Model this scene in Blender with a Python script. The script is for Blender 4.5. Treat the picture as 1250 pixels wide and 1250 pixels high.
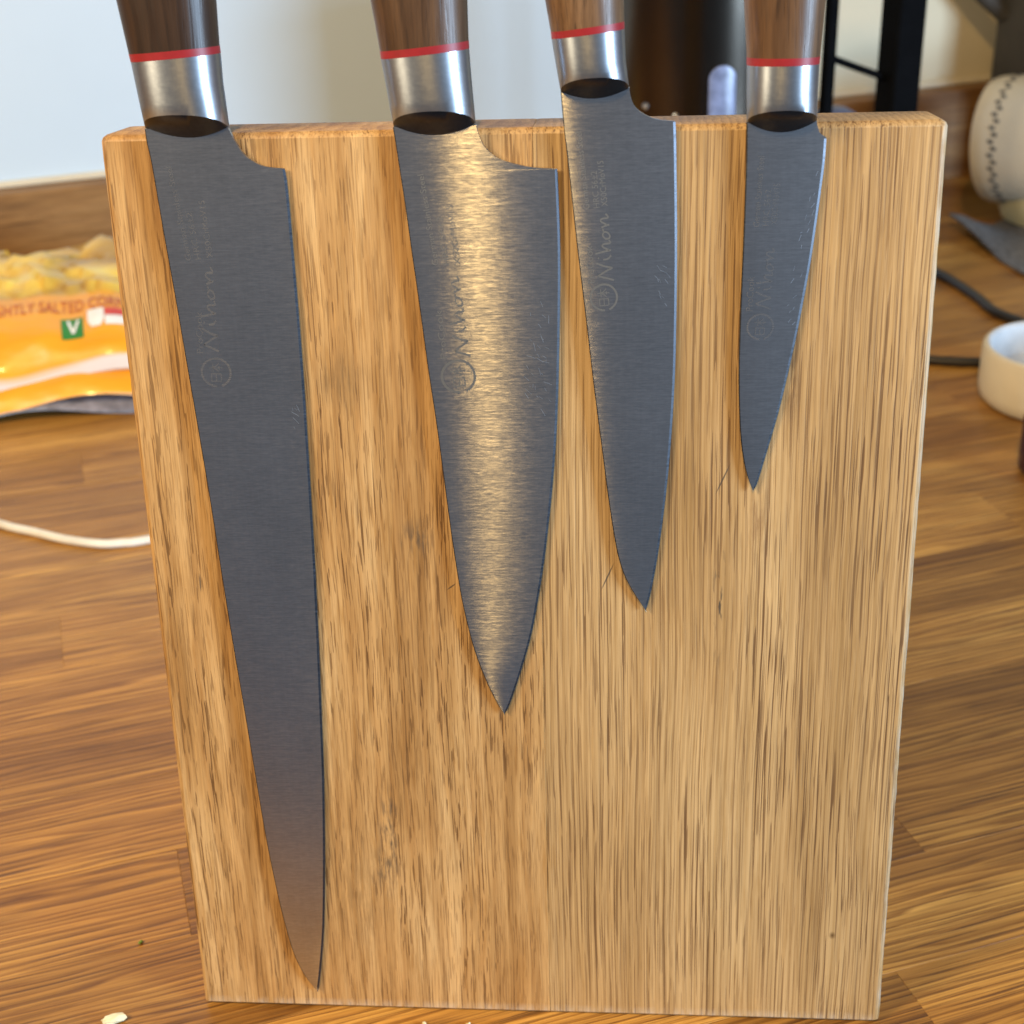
import bpy, bmesh, math, random
from mathutils import Vector, Matrix
from mathutils.bvhtree import BVHTree
random.seed(7)
for o in list(bpy.data.objects): bpy.data.objects.remove(o)
S = bpy.context.scene
COL = S.collection
R = math.radians

# ------------------------------------------------------------------ camera
LEAN = R(7.0); PSI = R(21.5)
cd = bpy.data.cameras.new('camera'); cam = bpy.data.objects.new('camera', cd); COL.objects.link(cam)
cx = Vector((0.99699293, 0.06941525, -0.03444742)); cyd = Vector((0.0017352, -0.46441146, -0.88561785)); cz = Vector((-0.07747316, 0.88289496, -0.46313539))
M = Matrix((cx, -cyd, -cz)).transposed().to_4x4(); M.translation = Vector((0.02874476, -0.34466898, 0.36558437))
cam.matrix_world = M
cd.sensor_width = 36.0; cd.lens = 1782.5 / 1250 * 36.0; cd.clip_start = 0.01; cd.clip_end = 50
cd.dof.use_dof = True; cd.dof.focus_distance = 0.415; cd.dof.aperture_fstop = 19.0
S.camera = cam
# ------------------------------------------------------------------ world, lamps, exposure
w = bpy.data.worlds.new('World'); S.world = w; w.use_nodes = True
bgn = w.node_tree.nodes['Background']; bgn.inputs[0].default_value = (0.62, 0.76, 1.0, 1); bgn.inputs[1].default_value = 0.14
def area(name, loc, target, size, size_y, power, col):
    l = bpy.data.lights.new(name, 'AREA'); l.shape = 'RECTANGLE'; l.size = size; l.size_y = size_y; l.energy = power; l.color = col
    o = bpy.data.objects.new(name, l); COL.objects.link(o); o.location = loc
    o.rotation_euler = (Vector(target) - Vector(loc)).to_track_quat('-Z', 'Y').to_euler(); return o
area('ceiling_lamp', (-0.052, -0.95, 1.55), (0, 0.1, 0.15), 0.045, 0.12, 18, (1.0, 0.63, 0.22))
area('left_lamp', (-0.74, -0.50, 0.84), (-0.1, 0.2, 0.05), 0.32, 0.32, 16, (1.0, 0.81, 0.53))
area('window', (1.75, -0.75, 0.42), (0, 0.1, 0.14), 0.6, 0.7, 74, (0.54, 0.75, 1.0))
S.view_settings.view_transform = 'Standard'; S.view_settings.look = 'None'; S.view_settings.exposure = -0.15; S.view_settings.gamma = 1.0
S.render.engine = 'CYCLES'; S.render.resolution_x = 1024; S.render.resolution_y = 1024

# ------------------------------------------------------------------ helpers
def tag(o, label=None, cat=None, group=None, kind=None):
    if label: o['label'] = label
    if cat: o['category'] = cat
    if group: o['group'] = group
    if kind: o['kind'] = kind
    return o
def empty(name, loc=(0, 0, 0), rot=(0, 0, 0)):
    o = bpy.data.objects.new(name, None); COL.objects.link(o); o.location = loc; o.rotation_euler = rot; o.empty_display_size = .02; return o
def mobj(name, verts, faces, mat, parent=None, smooth=None, mats=None, fm=None):
    me = bpy.data.meshes.new(name); me.from_pydata([tuple(v) for v in verts], [], faces); me.update()
    return link(name, me, mat, parent, smooth, mats, fm)
def link(name, me, mat, parent=None, smooth=None, mats=None, fm=None):
    for m in (mats or [mat]): me.materials.append(m)
    if fm:
        for p, i in zip(me.polygons, fm): p.material_index = i
    if smooth is not None:
        for p in me.polygons: p.use_smooth = True
        me.set_sharp_from_angle(angle=R(smooth))
    o = bpy.data.objects.new(name, me); COL.objects.link(o)
    if parent: o.parent = parent
    return o
def bm_obj(name, bm, mat, parent=None, smooth=None):
    bmesh.ops.recalc_face_normals(bm, faces=bm.faces)
    me = bpy.data.meshes.new(name); bm.to_mesh(me); bm.free(); return link(name, me, mat, parent, smooth)
def box_bm(x0, x1, y0, y1, z0, z1, bev=0, seg=1):
    bm = bmesh.new(); bmesh.ops.create_cube(bm, size=1)
    for v in bm.verts: v.co = Vector((x0 + (v.co.x + .5) * (x1 - x0), y0 + (v.co.y + .5) * (y1 - y0), z0 + (v.co.z + .5) * (z1 - z0)))
    if bev: bmesh.ops.bevel(bm, geom=list(bm.edges), offset=bev, segments=seg, affect='EDGES', profile=.5)
    return bm
def lathe(name, prof, mat, parent=None, n=48, smooth=40, mats=None, fmf=None):
    vs, fs, fm = [], [], []
    for r, z in prof:
        for i in range(n):
            a = 2 * math.pi * i / n; vs.append((r * math.cos(a), r * math.sin(a), z))
    for k in range(len(prof) - 1):
        for i in range(n):
            j = (i + 1) % n; fs.append((k * n + i, k * n + j, (k + 1) * n + j, (k + 1) * n + i)); fm.append(fmf(k) if fmf else 0)
    return mobj(name, vs, fs, mat, parent, smooth, mats, fm if fmf else None)
def catmull(pts, sub=6):
    P = [Vector(p) for p in pts]; P = [P[0] * 2 - P[1]] + P + [P[-1] * 2 - P[-2]]; out = []
    for i in range(1, len(P) - 2):
        for k in range(sub):
            t = k / sub; a, b, c, d = P[i - 1:i + 3]
            out.append(.5 * (2 * b + (c - a) * t + (2 * a - 5 * b + 4 * c - d) * t * t + (3 * b - a - 3 * c + d) * t ** 3))
    out.append(P[-2]); return out
def tube_geo(path, r, n=10):
    vs, fs = [], []; P = [Vector(p) for p in path]
    up = Vector((0, 0, 1))
    for i, p in enumerate(P):
        t = (P[min(i + 1, len(P) - 1)] - P[max(i - 1, 0)]).normalized()
        s = t.cross(up); s = s.normalized() if s.length > 1e-4 else Vector((1, 0, 0)); q = s.cross(t)
        for k in range(n):
            a = 2 * math.pi * k / n; vs.append(p + (s * math.cos(a) + q * math.sin(a)) * r)
    for i in range(len(P) - 1):
        for k in range(n):
            l = (k + 1) % n; fs.append((i * n + k, i * n + l, (i + 1) * n + l, (i + 1) * n + k))
    fs.append(tuple(range(n))); fs.append(tuple(range((len(P) - 1) * n, len(P) * n)))
    return vs, fs
def tube(name, path, r, mat, parent=None, n=10):
    vs, fs = tube_geo(path, r, n); return mobj(name, vs, fs, mat, parent, 60)

# ------------------------------------------------------------------ materials
class NT:
    def __init__(s, name):
        s.m = bpy.data.materials.new(name); s.m.use_nodes = True; s.t = s.m.node_tree; s.b = s.t.nodes['Principled BSDF']
    def n(s, typ, **kw):
        x = s.t.nodes.new(typ)
        for k, v in kw.items():
            if isinstance(k, str) and k.startswith('i_'): x.inputs[k[2:].replace('_', ' ')].default_value = v
            else: setattr(x, k, v)
        return x
    def l(s, a, b): s.t.links.new(a, b)
    def coord(s, rand=0.0):
        tc = s.n('ShaderNodeTexCoord'); out = tc.outputs['Object']
        if rand:
            oi = s.n('ShaderNodeObjectInfo'); mu = s.n('ShaderNodeMath', operation='MULTIPLY'); mu.inputs[1].default_value = rand
            s.l(oi.outputs['Random'], mu.inputs[0]); a = s.n('ShaderNodeVectorMath', operation='ADD')
            s.l(out, a.inputs[0]); s.l(mu.outputs[0], a.inputs[1]); out = a.outputs[0]
        return out
    def mapv(s, v, sc, loc=(0, 0, 0), rot=(0, 0, 0)):
        m = s.n('ShaderNodeMapping'); m.inputs['Scale'].default_value = sc; m.inputs['Location'].default_value = loc; m.inputs['Rotation'].default_value = rot
        s.l(v, m.inputs['Vector']); return m.outputs[0]
    def noise(s, v, scale=1, detail=3, rough=.5, dist=0):
        x = s.n('ShaderNodeTexNoise'); x.inputs['Scale'].default_value = scale; x.inputs['Detail'].default_value = detail
        x.inputs['Roughness'].default_value = rough; x.inputs['Distortion'].default_value = dist; s.l(v, x.inputs['Vector']); return x.outputs['Fac']
    def grain(s, v, sc, loc, detail, rough, axis, jit=3.0):
        # stretched noise, its cells turned so that no cell rows line up with the grain
        return s.noise(s.mapv(v, sc, loc, (.62, .71, .43)), 1, detail, rough)
    def ramp(s, f, stops, interp='LINEAR'):
        x = s.n('ShaderNodeValToRGB'); x.color_ramp.interpolation = interp; e = x.color_ramp.elements
        while len(e) < len(stops): e.new(.5)
        for q, (p, c) in zip(e, stops):
            q.position = p; q.color = (c, c, c, 1) if isinstance(c, (int, float)) else (*c, 1)
        s.l(f, x.inputs[0]); return x.outputs[0]
    def math(s, op, a, b=None, clamp=False):
        x = s.n('ShaderNodeMath', operation=op, use_clamp=clamp)
        for i, q in enumerate((a, b)):
            if q is None: continue
            if isinstance(q, (int, float)): x.inputs[i].default_value = q
            else: s.l(q, x.inputs[i])
        return x.outputs[0]
    def mix(s, f, a, b, mode='MIX'):
        x = s.n('ShaderNodeMix', data_type='RGBA', blend_type=mode)
        for i, q in ((0, f), (6, a), (7, b)):
            if isinstance(q, (int, float)): x.inputs[i].default_value = q
            elif isinstance(q, tuple): x.inputs[i].default_value = (*q, 1)
            else: s.l(q, x.inputs[i])
        return x.outputs[2]
    def bump(s, h, strength, dist):
        x = s.n('ShaderNodeBump'); x.inputs['Strength'].default_value = strength; x.inputs['Distance'].default_value = dist
        s.l(h, x.inputs['Height']); s.l(x.outputs[0], s.b.inputs['Normal'])
    def set(s, **kw):
        for k, v in kw.items():
            k = k.replace('_', ' ')
            if isinstance(v, tuple) and len(v) == 3: v = (*v, 1)
            s.b.inputs[k].default_value = v
        return s
def plain(name, col, rough=.5, metal=0, var=.12, vscale=60, **kw):
    t = NT(name); n = t.noise(t.coord(), vscale, 4, .6)
    c = t.ramp(n, [(.3, tuple(x * (1 - var) for x in col)), (.7, tuple(min(1, x * (1 + var)) for x in col))])
    t.l(c, t.b.inputs['Base Color']); t.set(Roughness=rough, Metallic=metal, **kw); return t.m

def oak(name, light, mid, dark, pore, axis='Y', ringf=90., ringy=.05, dist=4., pw=1500., pl=80., pore_lo=.58, pore_hi=.68, pstr=.75, rstr=.5, bro=(60, 9), rough=.5, bump=.25, rand=0., loc=(.1371, .0713, .0531), blot=.5, marks=None, coat=0.):
    t = NT(name); v = t.coord(rand)
    def sc(a, b): return (a, b, a) if axis == 'Y' else (b, a, a)
    v = t.mapv(v, (1, 1, 1), loc)
    # gentle waviness of the grain
    wob = t.n('ShaderNodeTexNoise'); wob.inputs['Scale'].default_value = 1; wob.inputs['Detail'].default_value = 2; t.l(t.mapv(v, sc(30, 9), (.3, .8, .1), (.62, .71, .43)), wob.inputs['Vector'])
    ws = t.n('ShaderNodeVectorMath', operation='MULTIPLY_ADD'); k = .0032
    t.l(wob.outputs['Color'], ws.inputs[0]); ws.inputs[1].default_value = (k, 0, 0) if axis == 'Y' else (0, k, 0); t.l(v, ws.inputs[2]); v = ws.outputs[0]
    sep0 = t.n('ShaderNodeSeparateXYZ'); t.l(v, sep0.inputs[0])
    ph = t.math('ADD', t.math('MULTIPLY', sep0.outputs[0 if axis == 'Y' else 1], 3.18 * ringf), t.math('MULTIPLY', t.grain(v, sc(ringf * .5, ringf * ringy * .9), (.7, 1.9, 3.3), 3, .55, axis), dist * .55))
    ring = t.math('FRACT', ph)
    broad = t.grain(v, sc(*bro), (0, 0, 0), 4, .55, axis)
    band = t.grain(v, sc(pw * .16, 7), (2.3, 1.7, .4), 3, .6, axis)
    fib = t.grain(v, sc(pw * 1.5, 26), (0, 0, 0), 4, .7, axis)
    fleck = t.grain(v, sc(pw * .55, 48), (3.1, 7.3, 1.7), 3, .6, axis)
    p1 = t.grain(v, sc(pw * 1.55, pl), (11.3, 3.7, 5.2), 1, .5, axis)
    p2 = t.grain(v, sc(pw * 1.25, pl * .4), (1.6, 13.4, 5.9), 1, .5, axis)
    p3 = t.grain(v, sc(60, 18), (4.6, 8.4, 2.9), 2, .5, axis)
    c = t.ramp(broad, [(.28, dark), (.5, mid), (.72, light)])
    rr = t.ramp(ring, [(0, 1), (.35, .45), (.85, 0), (1, .9)])
    c = t.mix(t.math('MULTIPLY', rr, rstr), c, t.mix(1.0, c, tuple(x / y for x, y in zip(dark, light)), 'MULTIPLY'))
    f2 = t.ramp(fib, [(.3, (.74, .70, .62)), (.5, (1, 1, 1)), (.7, (1.20, 1.20, 1.18))])
    c = t.mix(.9, c, f2, 'MULTIPLY')
    c = t.mix(.8, c, t.ramp(band, [(.3, (.80, .77, .70)), (.5, (1, 1, 1)), (.7, (1.12, 1.12, 1.12))]), 'MULTIPLY')
    f3 = t.ramp(fleck, [(.30, (.74, .66, .52)), (.46, (1, 1, 1)), (.62, (1, 1, 1)), (.76, (1.28, 1.27, 1.2))])
    c = t.mix(blot, c, f3, 'MULTIPLY')
    pm = t.ramp(p1, [(pore_lo, 0), (pore_hi, 1)]); pm2 = t.ramp(p2, [(pore_lo + .03, 0), (pore_hi + .03, 1)])
    pm = t.math('MAXIMUM', pm, pm2); pm = t.math('MULTIPLY', pm, t.ramp(p3, [(.3, .35), (.6, 1)])); gate = t.ramp(rr, [(0, .35), (.6, 1)]); pm = t.math('MULTIPLY', pm, gate)
    c = t.mix(t.math('MULTIPLY', pm, pstr), c, pore)
    if marks: c = marks(t, c)
    if rand:
        oi = t.n('ShaderNodeObjectInfo'); q = t.math('FRACT', t.math('MULTIPLY', oi.outputs['Random'], 17.31))
        c = t.mix(1.0, c, t.ramp(q, [(0, (.66, .61, .54)), (.3, (.86, .83, .78)), (.7, (1, 1, 1)), (1, (1.10, 1.11, 1.12))]), 'MULTIPLY')
    t.l(c, t.b.inputs['Base Color'])
    h = t.math('SUBTRACT', t.math('MULTIPLY', fib, .5), t.math('MULTIPLY', pm, 1.0)); t.bump(h, bump, .0004)
    rg = t.ramp(fib, [(.3, min(1, rough + .1)), (.7, rough - .06)]); t.l(rg, t.b.inputs['Roughness'])
    t.set(Specular_IOR_Level=.4, Coat_Weight=coat, Coat_Roughness=.25); return t.m

def board_marks(t, c):
    v = t.coord()
    def spot(x, y, rx, ry, amt, col, c, lo=.45, hi=.6, nsc=(900, 120, 900)):
        m = t.n('ShaderNodeVectorMath', operation='MULTIPLY_ADD'); t.l(v, m.inputs[0]); m.inputs[1].default_value = (1 / rx, 1 / ry, 0); m.inputs[2].default_value = (-x / rx, -y / ry, 0)
        le = t.n('ShaderNodeVectorMath', operation='LENGTH'); t.l(m.outputs[0], le.inputs[0])
        f = t.ramp(le.outputs['Value'], [(0.15, 1), (1, 0)]); nn = t.ramp(t.noise(t.mapv(v, nsc), 1, 3, .6), [(lo, 0), (hi, 1)])
        return t.mix(t.math('MULTIPLY', t.math('MULTIPLY', f, nn), amt), c, col)
    ink = (.045, .04, .035)
    c = spot(-.0445, .068, .004, .022, .85, ink, c); c = spot(-.0465, .054, .006, .012, .6, ink, c)
    c = spot(-.031, .167, .006, .007, .7, ink, c); c = spot(-.050, .2135, .010, .010, .45, (.12, .08, .04), c, .3, .6)
    c = spot(.0935, .0335, .0012, .0016, .9, (.10, .05, .015), c, .0, .1)
    c = spot(.0555, .148, .0022, .024, .9, ink, c, .55, .62); c = spot(.0735, .212, .0025, .014, .7, (.10, .05, .02), c, .4, .6)
    c = spot(-.066, .098, .006, .03, .6, (.22, .12, .04), c, .4, .6); c = spot(.066, .172, .004, .02, .5, (.2, .10, .04), c, .4, .6)
    c = spot(-.056, .045, .012, .03, .55, (.24, .14, .055), c, .4, .62)
    for (x0, y0, x1, y1) in ((.0214, .1500, .0258, .1600), (-.0232, .1505, -.0200, .1529), (.0535, .1795, .0580, .1900), (-.0958, .1560, -.0961, .1490)):  # knife nicks
        a = math.atan2(y1 - y0, x1 - x0); L_ = math.hypot(x1 - x0, y1 - y0)
        mm = t.n('ShaderNodeMapping', vector_type='TEXTURE'); mm.inputs['Location'].default_value = ((x0 + x1) / 2, (y0 + y1) / 2, 0); mm.inputs['Rotation'].default_value = (0, 0, a)
        mm.inputs['Scale'].default_value = (L_ / 2, .00028, 1); t.l(v, mm.inputs['Vector'])
        ml = t.n('ShaderNodeVectorMath', operation='MULTIPLY'); t.l(mm.outputs[0], ml.inputs[0]); ml.inputs[1].default_value = (1, 1, 0)
        le = t.n('ShaderNodeVectorMath', operation='LENGTH'); t.l(ml.outputs[0], le.inputs[0])
        c = t.mix(t.math('MULTIPLY', t.ramp(le.outputs['Value'], [(.5, 1), (1, 0)]), .8), c, (.05, .045, .04))
    # pale worn fibres along the bottom rim, pale fibres along the right rim
    sep = t.n('ShaderNodeSeparateXYZ'); t.l(v, sep.inputs[0])
    e1 = t.ramp(t.math('MULTIPLY', sep.outputs['Y'], 100), [(0.0, 1), (.45, 0)]); e2 = t.ramp(t.math('MULTIPLY', t.math('SUBTRACT', .1105, sep.outputs['X']), 100), [(.0, 1), (.25, 0)])
    nn = t.ramp(t.noise(t.mapv(v, (500, 120, 300)), 1, 4, .6), [(.36, 0), (.6, 1)])
    return t.mix(t.math('MULTIPLY', t.math('MAXIMUM', e1, e2), t.math('MULTIPLY', nn, .6)), c, (.60, .52, .42))

M_OAK_A = oak('oak_flat_sawn', (.60, .395, .185), (.49, .29, .115), (.35, .185, .060), (.125, .058, .018), ringf=55, ringy=.09, dist=7, pw=1450, pl=95, pore_lo=.59, pore_hi=.62, pstr=.95, blot=.8, bro=(75, 12), marks=board_marks)
M_OAK_B = oak('oak_quarter_sawn', (.575, .39, .19), (.48, .305, .135), (.37, .225, .088), (.13, .065, .025), ringf=150, ringy=.025, dist=3, pw=1500, pl=36, pore_lo=.578, pore_hi=.605, pstr=.95, blot=.5, loc=(.537, .3131, .2177), rstr=.6, bro=(40, 5), marks=board_marks)
M_TOP = oak('worktop_oak', (.66, .365, .088), (.51, .255, .054), (.30, .135, .027), (.11, .045, .014), axis='X', ringf=90, ringy=.05, dist=13, pw=1300, pl=26, pore_lo=.565, pore_hi=.61, pstr=.9, rstr=.95, rand=9.0, rough=.36, bump=.25, blot=.7, bro=(50, 5), coat=.15)
M_UP = oak('upstand_oak', (.36, .20, .075), (.29, .15, .052), (.21, .10, .034), (.10, .045, .015), axis='X', ringf=60, ringy=.06, dist=5, pw=600, pl=25, rough=.45)

def steel(name, base=(.60, .605, .62), ah=.0055, av=.165, sx=170, sy=3600, scr=.42, bump=.000008):
    # brushed metal: narrow lobe across the blade, wide lobe along it; scratches vary colour and lobe
    t = NT(name); v = t.coord(); t.t.nodes.remove(t.b)
    n1 = t.noise(t.mapv(v, (sx, sy, 60), (.3, .7, .2), (0, 0, .02)), 1, 3, .7); n2 = t.noise(t.mapv(v, (sx * 3, sy * .6, 60), (4.4, 2.3, .6), (0, 0, -.03)), 1, 3, .7)
    n3 = t.noise(t.mapv(v, (60, 35, 60), (.2, .4, .1)), 1, 3, .55)
    n4 = t.noise(t.mapv(v, (1500, 60, 30), (7.2, 1.1, .3)), 1, 2, .6)
    s_ = t.math('ADD', t.math('MULTIPLY', n1, .55), t.math('MULTIPLY', n2, .45))
    c = t.ramp(s_, [(.32, tuple(x * (1 - .42 * scr) for x in base)), (.5, base), (.68, tuple(min(1, x * (1 + .5 * scr)) for x in base))])
    c = t.mix(.2 * scr, c, t.ramp(n4, [(.35, .75), (.65, 1.2)]), 'MULTIPLY')
    c = t.mix(.6 * scr, c, t.ramp(n3, [(.3, .8), (.7, 1.15)]), 'MULTIPLY')
    g = t.n('ShaderNodeBsdfAnisotropic', distribution='GGX')
    r0 = math.sqrt(math.sqrt(ah * av)); an = 1 - math.sqrt(ah / av)
    r = t.ramp(s_, [(.34, r0 * (1 - .50 * scr)), (.5, r0), (.64, r0 * (1 + .65 * scr))]); t.l(r, g.inputs['Roughness'])
    g.inputs['Anisotropy'].default_value = an; g.inputs['Rotation'].default_value = ROTA
    tg = t.n('ShaderNodeTangent', direction_type='UV_MAP', uv_map='UVMap'); t.l(tg.outputs[0], g.inputs['Tangent'])
    bp = t.n('ShaderNodeBump'); bp.inputs['Strength'].default_value = 1; bp.inputs['Distance'].default_value = bump; t.l(n1, bp.inputs['Height']); t.l(bp.outputs[0], g.inputs['Normal'])
    # a little plain satin scatter under the brushing
    g2 = t.n('ShaderNodeBsdfAnisotropic', distribution='GGX'); g2.inputs['Roughness'].default_value = .46; mx = t.n('ShaderNodeMixShader'); mx.inputs[0].default_value = .26
    t.l(c, g.inputs['Color']); t.l(c, g2.inputs['Color']); t.l(g.outputs[0], mx.inputs[1]); t.l(g2.outputs[0], mx.inputs[2])
    t.l(mx.outputs[0], t.t.nodes['Material Output'].inputs['Surface']); return t.m
ROTA = 0.0
M_STEEL = steel('brushed_steel')
M_BEVEL = steel('ground_edge_steel', base=(.07, .074, .085), ah=.12, av=.2, scr=.6)
M_BOLS = steel('satin_steel', base=(.46, .49, .53), ah=.08, av=.28, scr=.12, sx=400, sy=1500, bump=.000004)
M_ETCH = plain('etched_steel', (.30, .295, .28), .5, .9, .1, 3000)
M_SCR = plain('bright_scratch', (.46, .52, .60), .45, .9, .2, 900)
M_SHO = plain('shaded_steel', (.075, .075, .08), .30, 1.0, .1, 600)  # shade on the downward bolster face put into a darker base colour
M_ETCH2 = steel('faint_etched_steel', base=(.66, .66, .66), ah=.03, av=.2, scr=.2)
M_RED = plain('red_spacer', (.27, .013, .016), .45, 0, .1, 300)
def walnut(name, a, b, c): return oak(name, a, b, c, (.02, .012, .008), axis='Y', ringf=70, ringy=.12, dist=9, pw=1100, pl=70, rough=.38, pstr=.5, bump=.12, rand=3.0, coat=.03)
M_WAL1 = walnut('dark_walnut', (.085, .048, .028), (.055, .030, .018), (.028, .015, .010))
M_WAL2 = walnut('mid_walnut', (.15, .083, .042), (.095, .050, .025), (.045, .023, .012))
M_WAL3 = walnut('tan_walnut', (.25, .145, .075), (.17, .092, .045), (.09, .047, .024))
M_WHITE = plain('cool_lit_wall', (.55, .655, .75), .35, 0, .02, 8)  # cool window light on the left wall mixed into its colour
M_CREAM = plain('warm_lit_wall', (.62, .54, .38), .7, 0, .04, 14)  # warm lamp light on the right wall mixed into its colour
M_BLACK = plain('black_metal', (.003, .0033, .004), .85, .0, .2, 80, Specular_IOR_Level=.04)
M_CABLE = plain('white_cable', (.72, .68, .60), .4)
M_BCAB = plain('black_cable', (.015, .013, .012), .45)
M_CER = plain('cream_ceramic', (.66, .58, .43), .3, 0, .05, 30)
M_CERIN = plain('white_glaze', (.52, .54, .56), .25)
M_STITCH = plain('dark_glaze', (.06, .06, .065), .5)
M_GREY = plain('grey_cloth', (.11, .11, .115), .85, 0, .45, 260)
M_DARK = plain('shadow_brown', (.045, .040, .034), .8, 0, .15, 40)  # shadow on the wall put into one dark colour
M_STRAP = plain('grey_webbing', (.17, .17, .17), .6)
M_PLUM = plain('plum_glass', (.030, .008, .016), .2)
M_OLIVE = plain('pale_cream_glaze', (.55, .52, .33), .35)
M_BLUE = plain('blue_cap', (.07, .085, .16), .4)
M_PALE = plain('pale_plastic', (.55, .60, .64), .4)

# ------------------------------------------------------------------ the setting: worktop, upstand, wall
U = Vector((math.cos(PSI), math.sin(PSI), 0)); V = Vector((-math.sin(PSI), math.cos(PSI), 0))
def uvz(u, v, z=0.): return U * u + V * v + Vector((0, 0, z))
ROT = (0, 0, PSI)
PITCH = .0483; V0 = -.0220
wt = empty('worktop', (0, 0, 0), ROT); tag(wt, kind='structure')
bm_obj('substrate', box_bm(-1.6, 1.7, V0 - .0483, 0.828, -.040, -.0035), M_UP, wt)
FIX = {4: [-.75, -.105 + .02, .37], 2: [-.103, .30], 5: [-.42, .02, .34], 6: [-.139, .22], 7: [-.30, .12, .45], -1: [-.32, .119], 0: [-.2, .24], 1: [-.45, .16], 3: [-.36, .09, .55], 8: [-.5, -.05, .4], 9: [-.24, .3], 10: [-.12, .42]}
for k in range(-1, 18):
    v0 = V0 + k * PITCH; v1 = min(v0 + PITCH, .828)
    if v0 > .825: break
    cuts = [-1.6]
    if k in FIX: cuts += FIX[k]
    else:
        x = -1.6 + random.uniform(.2, .5)
        while x < 1.4: cuts.append(x); x += random.uniform(.28, .6)
    if k in FIX:
        x = cuts[-1] + random.uniform(.3, .5)
        while x < 1.5: cuts.append(x); x += random.uniform(.3, .55)
        x = cuts[1] - random.uniform(.3, .5)
        while x > -1.4: cuts.insert(1, x); x -= random.uniform(.3, .55)
    cuts.append(1.7)
    for a, b in zip(cuts[:-1], cuts[1:]):
        hz = random.uniform(-.00012, .00012)
        bm = box_bm(a - (a + b) / 2 + .00002, b - (a + b) / 2 - .00002, -(v1 - v0) / 2 + .00002, (v1 - v0) / 2 - .00002, -.0036, hz, .00010)
        o = bm_obj('stave', bm, M_TOP, wt); o.location = ((a + b) / 2, (v0 + v1) / 2, 0)
up = bm_obj('upstand', box_bm(-1.6, 1.7, .8285, .8480, -.03, .080, .0015, 2), M_UP); up.rotation_euler = ROT; tag(up, kind='structure')
bd = bm_obj('sealant_bead', box_bm(-1.6, 1.7, .8440, .8495, .0802, .0850, .0015, 2), M_CER, up)
wl = bm_obj('wall_cool_side', box_bm(-1.6, .455, .8485, .87, .0, 1.3), M_WHITE); wl.rotation_euler = ROT; tag(wl, kind='structure')  # left stretch of the same wall, coloured for its cooler light
wr = bm_obj('wall', box_bm(.4555, 1.7, .8495, .87, .0, 1.3), M_CREAM); wr.rotation_euler = ROT; tag(wr, kind='structure')

# ------------------------------------------------------------------ the magnetic knife block
H = .2809; T = .0229; HW = .11; TL = math.tan(LEAN); BROT = (math.pi / 2 - LEAN, 0, 0)
blk = empty('knife_block', (0, 0, 0), BROT)
tag(blk, 'upright oak magnetic knife board holding four knives on the worktop', 'knife block')
def plank(name, x0, x1, mat, bl, br):
    # loft of a rounded section along the height, slightly uneven worn arrises
    ny = 60; vs, fs = [], []
    def sec(y, inset):
        e = .0014
        def j(): return random.gauss(0, .00005)
        L0 = x0 + (inset if bl else 0); R0 = x1 - (inset if br else 0); pts = []
        el = e if bl else .00008; er = e if br else .00008
        zf = 0 - inset
        pts += [(L0, -T + .001), (L0 + j(), zf - el), (L0 + el * .3, zf - el * .3), (L0 + el + j(), zf), (R0 - er + j(), zf), (R0 - er * .3, zf - er * .3), (R0 + j(), zf - er), (R0, -T + .001), (R0 - .001, -T), (L0 + .001, -T)]
        return pts
    ys = [(0.0, .0018), (.0007, .0007), (.0016, 0)] + [(.0016 + (H - .0032) * i / ny, 0) for i in range(1, ny)] + [(H - .0016, 0), (H - .0007, .0004), (H, .0013)]
    for y, ins in ys:
        for (x, z) in sec(y, ins): vs.append((x, max(y, 0) + (-z) * TL * max(0, 1 - y / .02), z))
    n = 10
    for i in range(len(ys) - 1):
        for k in range(n): l = (k + 1) % n; fs.append((i * n + k, i * n + l, (i + 1) * n + l, (i + 1) * n + k))
    fs.append(tuple(reversed(range(n)))); fs.append(tuple(range((len(ys) - 1) * n, len(ys) * n)))
    o = mobj(name, vs, fs, mat, blk, 35)
    bm = bmesh.new(); bm.from_mesh(o.data); bmesh.ops.recalc_face_normals(bm, faces=bm.faces); bm.to_mesh(o.data); bm.free()
    for p in o.data.polygons:
        if abs(p.normal.z) > .98: p.use_smooth = False
    return o
plank('plank', -HW, .0046, M_OAK_A, True, False)
plank('plank', .0047, HW, M_OAK_B, False, True)
# foot behind the board that keeps it standing
vs = [(x, y, z) for x in (-.05, .05) for (z, y) in ((-T - .0003, .003 + T * TL), (-T - .09, (T + .09) * TL), (-T - .085, .02 + (T + .09) * TL), (-T - .0003, .16))]
mobj('back_support', vs, [(0, 1, 2, 3), (7, 6, 5, 4), (0, 4, 5, 1), (1, 5, 6, 2), (2, 6, 7, 3), (3, 7, 4, 0)], M_OAK_A, blk)

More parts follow.
